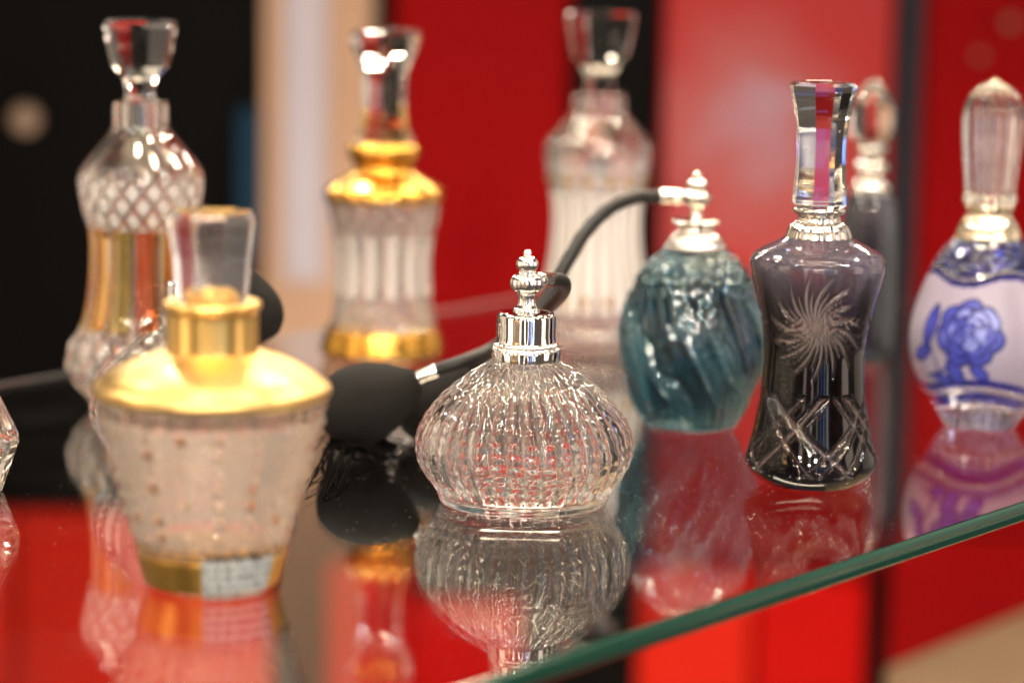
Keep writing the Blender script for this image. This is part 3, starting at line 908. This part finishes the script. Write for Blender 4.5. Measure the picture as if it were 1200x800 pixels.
def star(T, r, z, sp=sp):
    g = np.zeros(T.shape)
    zc = sp.z(377)
    for c_ in (-0.09, -0.09 + 2 * PI / 3, -0.09 + 4 * PI / 3):
        X_ = ((T - c_ + PI) % (2 * PI) - PI) * r
        Z_ = z - zc
        ro = np.hypot(X_, Z_)
        ph = np.arctan2(Z_, X_)
        R_ = 0.0225
        tt = np.clip(ro / R_, 0, 1.6)
        for n_, k_, off, lim, wd in ((15, 0.6, 0.0, 1.0, .0011), (15, 0.6, .2, .72, .0008), (15, -0.25, .1, .5, .0006)):
            q = ((ph + k_ * tt + off) * n_ / (2 * PI)) % 1.0
            dist = np.abs(q - .5) * 2 * PI / n_ * ro
            w_ = wd * np.sin(np.clip(tt / lim, 0, 1) * PI) ** .7
            g = np.maximum(g, np.where((tt < lim) & (w_ > 1e-6), np.clip(1 - dist / np.maximum(w_, 1e-6), 0, 1), 0))
    # sweeping cuts on the flared foot
    z0, z1 = sp.z(548), sp.z(462)
    v = (z - z0) / (z1 - z0)
    u = T * 4 / (2 * PI) + .13
    win = (v > 0.0) & (v < 1.05)
    for f, wd in ((u + .95 * v, .0019), (u - .75 * v + .1, .0019), (u + .7 * v + .42, .0008), (u - .95 * v + .55, .0009), (u - .75 * v + .36, .0006)):
        dist = np.abs((f % 1.0) - .5) * 2 * PI / 4 * r * .74
        g = np.maximum(g, np.where(win, np.clip(1 - dist / wd, 0, 1), 0))
    ring = np.exp(-((z - sp.z(300)) / .0006) ** 2) * (0.5 + .5 * np.cos(T * 40))
    g2 = np.sqrt(g)
    r = r - 0.0017 * g2 - .0003 * ring
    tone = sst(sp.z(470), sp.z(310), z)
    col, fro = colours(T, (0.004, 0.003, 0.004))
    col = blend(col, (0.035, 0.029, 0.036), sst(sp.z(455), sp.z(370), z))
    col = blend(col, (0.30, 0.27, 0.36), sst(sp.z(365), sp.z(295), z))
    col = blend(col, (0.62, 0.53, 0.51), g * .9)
    fro = g * (.06 + .22 * sst(sp.z(460), sp.z(430), z)) + .16 * sst(sp.z(400), sp.z(320), z)  # upper frosting stands in for a pale haze before the shoulder
    return r, col, fro


inn = hollow(out, 0.0058, sp.z(545))[::3]
inn = np.vstack([inn, [1e-5, sp.z(546)]])
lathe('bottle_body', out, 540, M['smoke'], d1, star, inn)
lathe('collar', smooth_profile(sp.prof([(281, 37), (279, 38), (276, 37.5), (268, 34.5), (263, 30), (260.5, 25.5), (257, 24.3), (253, 25), (250.5, 30, 'c'), (247, 31.5), (244, 30, 'c'), (243, 12)]), 5), 120, M['silver'], d1,
      lambda T, r, z: r * (1 + .025 * np.cos(T * 22) * (z < sp.z(255))))
lathe('stopper', smooth_profile(sp.prof([(243.5, 0.01), (243.5, 28, 'c'), (240, 32.5, 'c'), (235, 33, 'c'), (220, 31.5), (195, 30), (165, 30.2), (140, 33), (118, 37.5), (108, 40.5, 'c'), (101, 41, 'c'), (97.5, 36, 'c'), (97, 0.01)]), 5), 8, M['clear'], d1, flat=True, turn=PI / 8 + .05)

# ------------------------------------------------------------------ 9. white bottle with blue rose
sp = Spot(1148, 499)
r1 = thing('perfume_bottle', 'round white and cobalt blue bottle with a blue rose and a ribbed clear stopper', 'perfume bottle', sp.loc + LIFT)
out = smooth_profile(sp.prof([(500, 0), (499, 38, 'c'), (497, 41.5), (490, 46), (478, 54), (465, 63), (448, 74), (432, 81), (412, 85.5), (393, 86.5), (372, 84), (348, 77), (328, 69.5), (310, 61), (295, 51), (284, 42), (278, 36, 'c')]), 8)


def wave_hi(T): return sp.z(322) + .0022 * np.sin(T * 4 + 0.6)
def wave_lo(T): return sp.z(443) + .0026 * np.sin(T * 3 + 2.2)


def rosy(T, r, z):
    hi, lo = wave_hi(T), wave_lo(T)
    blue, white = (0.004, 0.006, 0.42), (0.38, 0.335, 0.44)
    col, fro = colours(T, (0.98, 0.97, 0.98))
    mid = ((z < hi) & (z > lo)).astype(float)
    bt = (z >= hi).astype(float)
    col = blend(col, white, mid); fro = mid * .95
    col = blend(col, blue, bt)
    spark = np.clip(np.cos(T * 20) * np.cos(z * 900), 0, 1) * sst(hi + .001, hi + .004, z)
    for c_, w_, cc_ in ((hi - .0004, .0009, blue), (hi + .0022, .0007, (.8, .78, .85)), (lo, .0020, blue), (lo - .0032, .0014, (.82, .76, .74)), (lo - .0072, .0034, blue)):
        k = sst(w_, w_ * .75, np.abs(z - c_))
        col = blend(col, cc_, k)
        fro = np.maximum(fro * (1 - k), k * .35)
    low = sst(lo - .0090, lo - .0125, z)
    col = blend(col, (.82, .84, .98), low)
    r = r + .0008 * spark - .0030 * low * (1 - np.abs(np.sin(T * 15)) ** .8) + .0007 * np.exp(-((z - lo + .0028) / .0012) ** 2)
    return r, col, fro


M['rosy'] = painted_glass('blue_white_glass', 0.05, 0.4, 0.8)
inn = hollow(out, 0.0060, sp.z(470))[::2]
inn = np.vstack([inn, [1e-5, sp.z(471)]])
lathe('bottle_body', out, 408, M['rosy'], r1, rosy, inn)
lathe('collar', smooth_profile(sp.prof([(281, 35), (279, 37), (274, 36.5), (266, 33.5), (259, 29.5), (254, 26.5), (249, 26), (246, 28.5, 'c'), (243, 29), (240.5, 28, 'c'), (240, 8)]), 5), 100, M['champagne'], r1,
      lambda T, r, z: r * (1 + .03 * np.cos(T * 20) * (z < sp.z(252))))
lathe('stopper', smooth_profile(sp.prof([(241, 0.01), (241, 27, 'c'), (238, 31), (233, 31.5), (225, 30), (205, 31.5), (180, 34), (155, 36), (138, 36), (122, 33), (110, 27), (102, 18), (97, 9), (93, 3), (91.5, 0.01)]), 6), 160, M['clear'], r1,
      lambda T, r, z: r * (1 - .15 * (1 - np.abs(np.sin(T * 7)) ** .7) * sst(sp.z(236), sp.z(228), z)))

# the rose print: overlapping petals, leaves and stem laid on the white zone
BLUES = [mat('print_cobalt', (0.006, 0.008, 0.13), 0.4), mat('print_mid_blue', (0.045, 0.055, 0.37), 0.4), mat('print_pale_blue', (0.20, 0.23, 0.60), 0.4)]
zo, ro_ = out[8:, 1], out[8:, 0]
pv, pf, pm = [], [], []
layer = [0]


def lay(poly, shade):
    """poly: fan outline in (x, y) pixels round the rose centre."""
    layer[0] += 1
    off = .00022 + layer[0] * .000012
    c = np.mean(poly, 0)
    b0 = len(pv)
    rings = [np.array(poly), c + (np.array(poly) - c) * .5, np.array([c])]
    n = len(poly)
    for ring in rings:
        for x, y in ring:
            z = sp.z(380 + y * 1.1)
            rr = float(np.interp(z, zo, ro_))
            t_ = -0.36 + x * 1.12 / 85.0
            pv.append((( rr + off) * math.sin(t_), -(rr + off) * math.cos(t_), z))
    for i in range(n):
        j = (i + 1) % n
        pf.append([b0 + j, b0 + i, b0 + n + i, b0 + n + j]); pm.append(shade)
        pf.append([b0 + n + j, b0 + n + i, b0 + 2 * n]); pm.append(shade)


def petal(cx, cy, a, ln, wd, shade, pinch=.5):
    P_ = []
    for i in range(18):
        t = 2 * PI * i / 18
        x, y = ln * math.cos(t), wd * math.sin(t) * (1 - pinch * .5 * (1 - math.cos(t)) * (math.cos(t) < 0))
        x += 1.0 * math.sin(3 * t + cx)
        P_.append((cx + x * math.cos(a) - y * math.sin(a), cy + x * math.sin(a) + y * math.cos(a)))
    lay(P_, shade)


def leafp(cx, cy, a, ln, wd):
    for f, sh_ in ((1, 0), (.78, 1)):
        P_ = [(ln * f * math.cos(t), wd * f * math.sin(t) * abs(math.sin(t)) ** .4) for t in np.linspace(0, 2 * PI, 18, endpoint=False)]
        lay([(cx + x * math.cos(a) - y * math.sin(a), cy + x * math.sin(a) + y * math.cos(a)) for x, y in P_], sh_)
    lay([(cx + x * math.cos(a) - y * math.sin(a), cy + x * math.sin(a) + y * math.cos(a)) for x, y in ((-ln, -.5), (ln * .9, -.4), (ln * .9, .4), (-ln, .5))], 0)


def stem(p0, p1, w):
    d_ = np.array(p1) - np.array(p0); n_ = np.array([-d_[1], d_[0]]) / np.linalg.norm(d_) * w
    lay([tuple(np.array(p0) - n_), tuple(np.array(p1) - n_), tuple(np.array(p1) + n_), tuple(np.array(p0) + n_)], 0)


stem((-6, 26), (-34, 44), 1.6); stem((-34, 44), (-52, 50), 1.5); stem((-34, 40), (-48, 6), 1.3)
leafp(-46, -4, -1.35, 25, 9); leafp(-56, 26, -.5, 17, 8); leafp(-14, 42, 1.0, 16, 9); leafp(-30, 50, .2, 13, 6); leafp(12, 40, .6, 13, 7)
rp_ = random.Random(4)
for n_, rad, ln, wd, s0 in ((7, 21, 16, 17, 0), (6, 14, 13.5, 15, 1), (5, 8.5, 10, 11, 0), (4, 4.5, 6.5, 7, 1)):
    for i in range(n_):
        a = 2 * PI * i / n_ + rad * .31
        cx, cy = rad * math.cos(a), rad * math.sin(a) * .95
        petal(cx, cy, a, ln, wd, 0)
        petal(cx + 1.6 * math.cos(a), cy + 1.6 * math.sin(a), a, ln * .72, wd * .74, 1 if rp_.random() < .6 else 2)
        petal(cx - 2.5 * math.cos(a), cy - 2.5 * math.sin(a), a, ln * .62, wd * .62, 2 if (i + s0) % 3 == 0 else 0)
for i in range(7):
    a = i * 1.1
    petal(2.6 * math.cos(a) * (7 - i) / 7, 2.6 * math.sin(a) * (7 - i) / 7, a, 4.2 - i * .45, 3.4 - i * .4, i % 3)
me = mesh_from('rose_print', pv, pf, True)
for b_ in BLUES: me.materials.append(b_)
me.polygons.foreach_set('material_index', pm)
link('rose_print', me, r1)

# ------------------------------------------------------------------ 10. blurred dark blue bottle behind the smoky one
sp = Spot(1012, 424)
b1 = thing('perfume_bottle', 'dark grey-blue bottle with silver beaded neck, half hidden behind the smoky black bottle', 'perfume bottle', sp.loc + LIFT)
out = smooth_profile(sp.prof([(425, 0), (424, 26, 'c'), (421, 30), (400, 33), (360, 34), (310, 34), (270, 33), (245, 31), (232, 27), (222, 20), (216, 14, 'c')]), 7)


def smoky(T, r, z, sp=sp):
    col, fro = colours(T, (0.05, 0.075, 0.11))
    col = blend(col, (0.20, 0.24, 0.31), sst(sp.z(300), sp.z(230), z))
    return r - .0012 * (1 - np.abs(np.sin(T * 6))), col, fro + .12


inn = hollow(out, 0.005, sp.z(412))[::2]
inn = np.vstack([inn, [1e-5, sp.z(413)]])
lathe('bottle_body', out, 120, M['cut'], b1, smoky, inn)
lathe('collar', smooth_profile(sp.prof([(226, 23), (220, 24), (214, 20), (210, 13), (206, 14), (200, 20), (193, 20), (187, 13), (184, 12), (180, 17), (173, 18), (168, 12), (166, 0.01)]), 5), 60, M['silver'], b1)
lathe('stopper', sp.prof([(168, 0.01), (168, 15), (164, 23), (150, 27), (132, 27), (118, 21), (104, 12), (96, 7), (94, 0.01)]), 8, M['clear'], b1, flat=True)

# ------------------------------------------------------------------ 11. faceted bottle cut by the left frame
sp = Spot(-50, 576)
f1 = thing('perfume_bottle', 'low faceted clear bottle at the far left end, only its angular side in view', 'perfume bottle', sp.loc + LIFT)
op = sp.prof([(577, 0.01), (576, 48), (573, 54), (527, 71), (521, 73), (513, 72.5), (508, 71), (455, 46), (430, 32), (424, 26)])
ip = [(max(r_ - .006, .003), z_) for r_, z_ in op[3:]][::-1] + [(1e-5, sp.z(540))]
lathe('bottle_body', op, 14, M['clear'], f1, inner=ip, flat=True, turn=.1)
lathe('collar', smooth_profile(sp.prof([(428, 29), (422, 30), (404, 29), (400, 24), (399.6, 0.01)]), 4), 60, M['chrome'], f1)
lathe('stopper', sp.prof([(400, 0.01), (399, 16), (385, 20), (355, 34), (335, 34), (320, 20), (318, 0.01)]), 8, M['clear'], f1, flat=True)

# ------------------------------------------------------------------ sub-parts go under the part they sit on
UNDER = {'stopper_core': 'stopper', 'rose_print': 'bottle_body', 'sticker': 'bottle_body', 'gold_dots': 'bottle_body', 'hose_ferrule': 'hose', 'bulb_ferrule': 'hose', 'gold_band': 'bottle_body'}
for o in list(bpy.data.objects):
    base = o.name.split('.')[0]
    if base in UNDER and o.parent:
        for c in list(o.parent.children):
            if c.name.split('.')[0] == UNDER[base]:
                o.parent = c
                break
    if base in ('tassel', 'gold_dots'): o['kind'] = 'stuff'
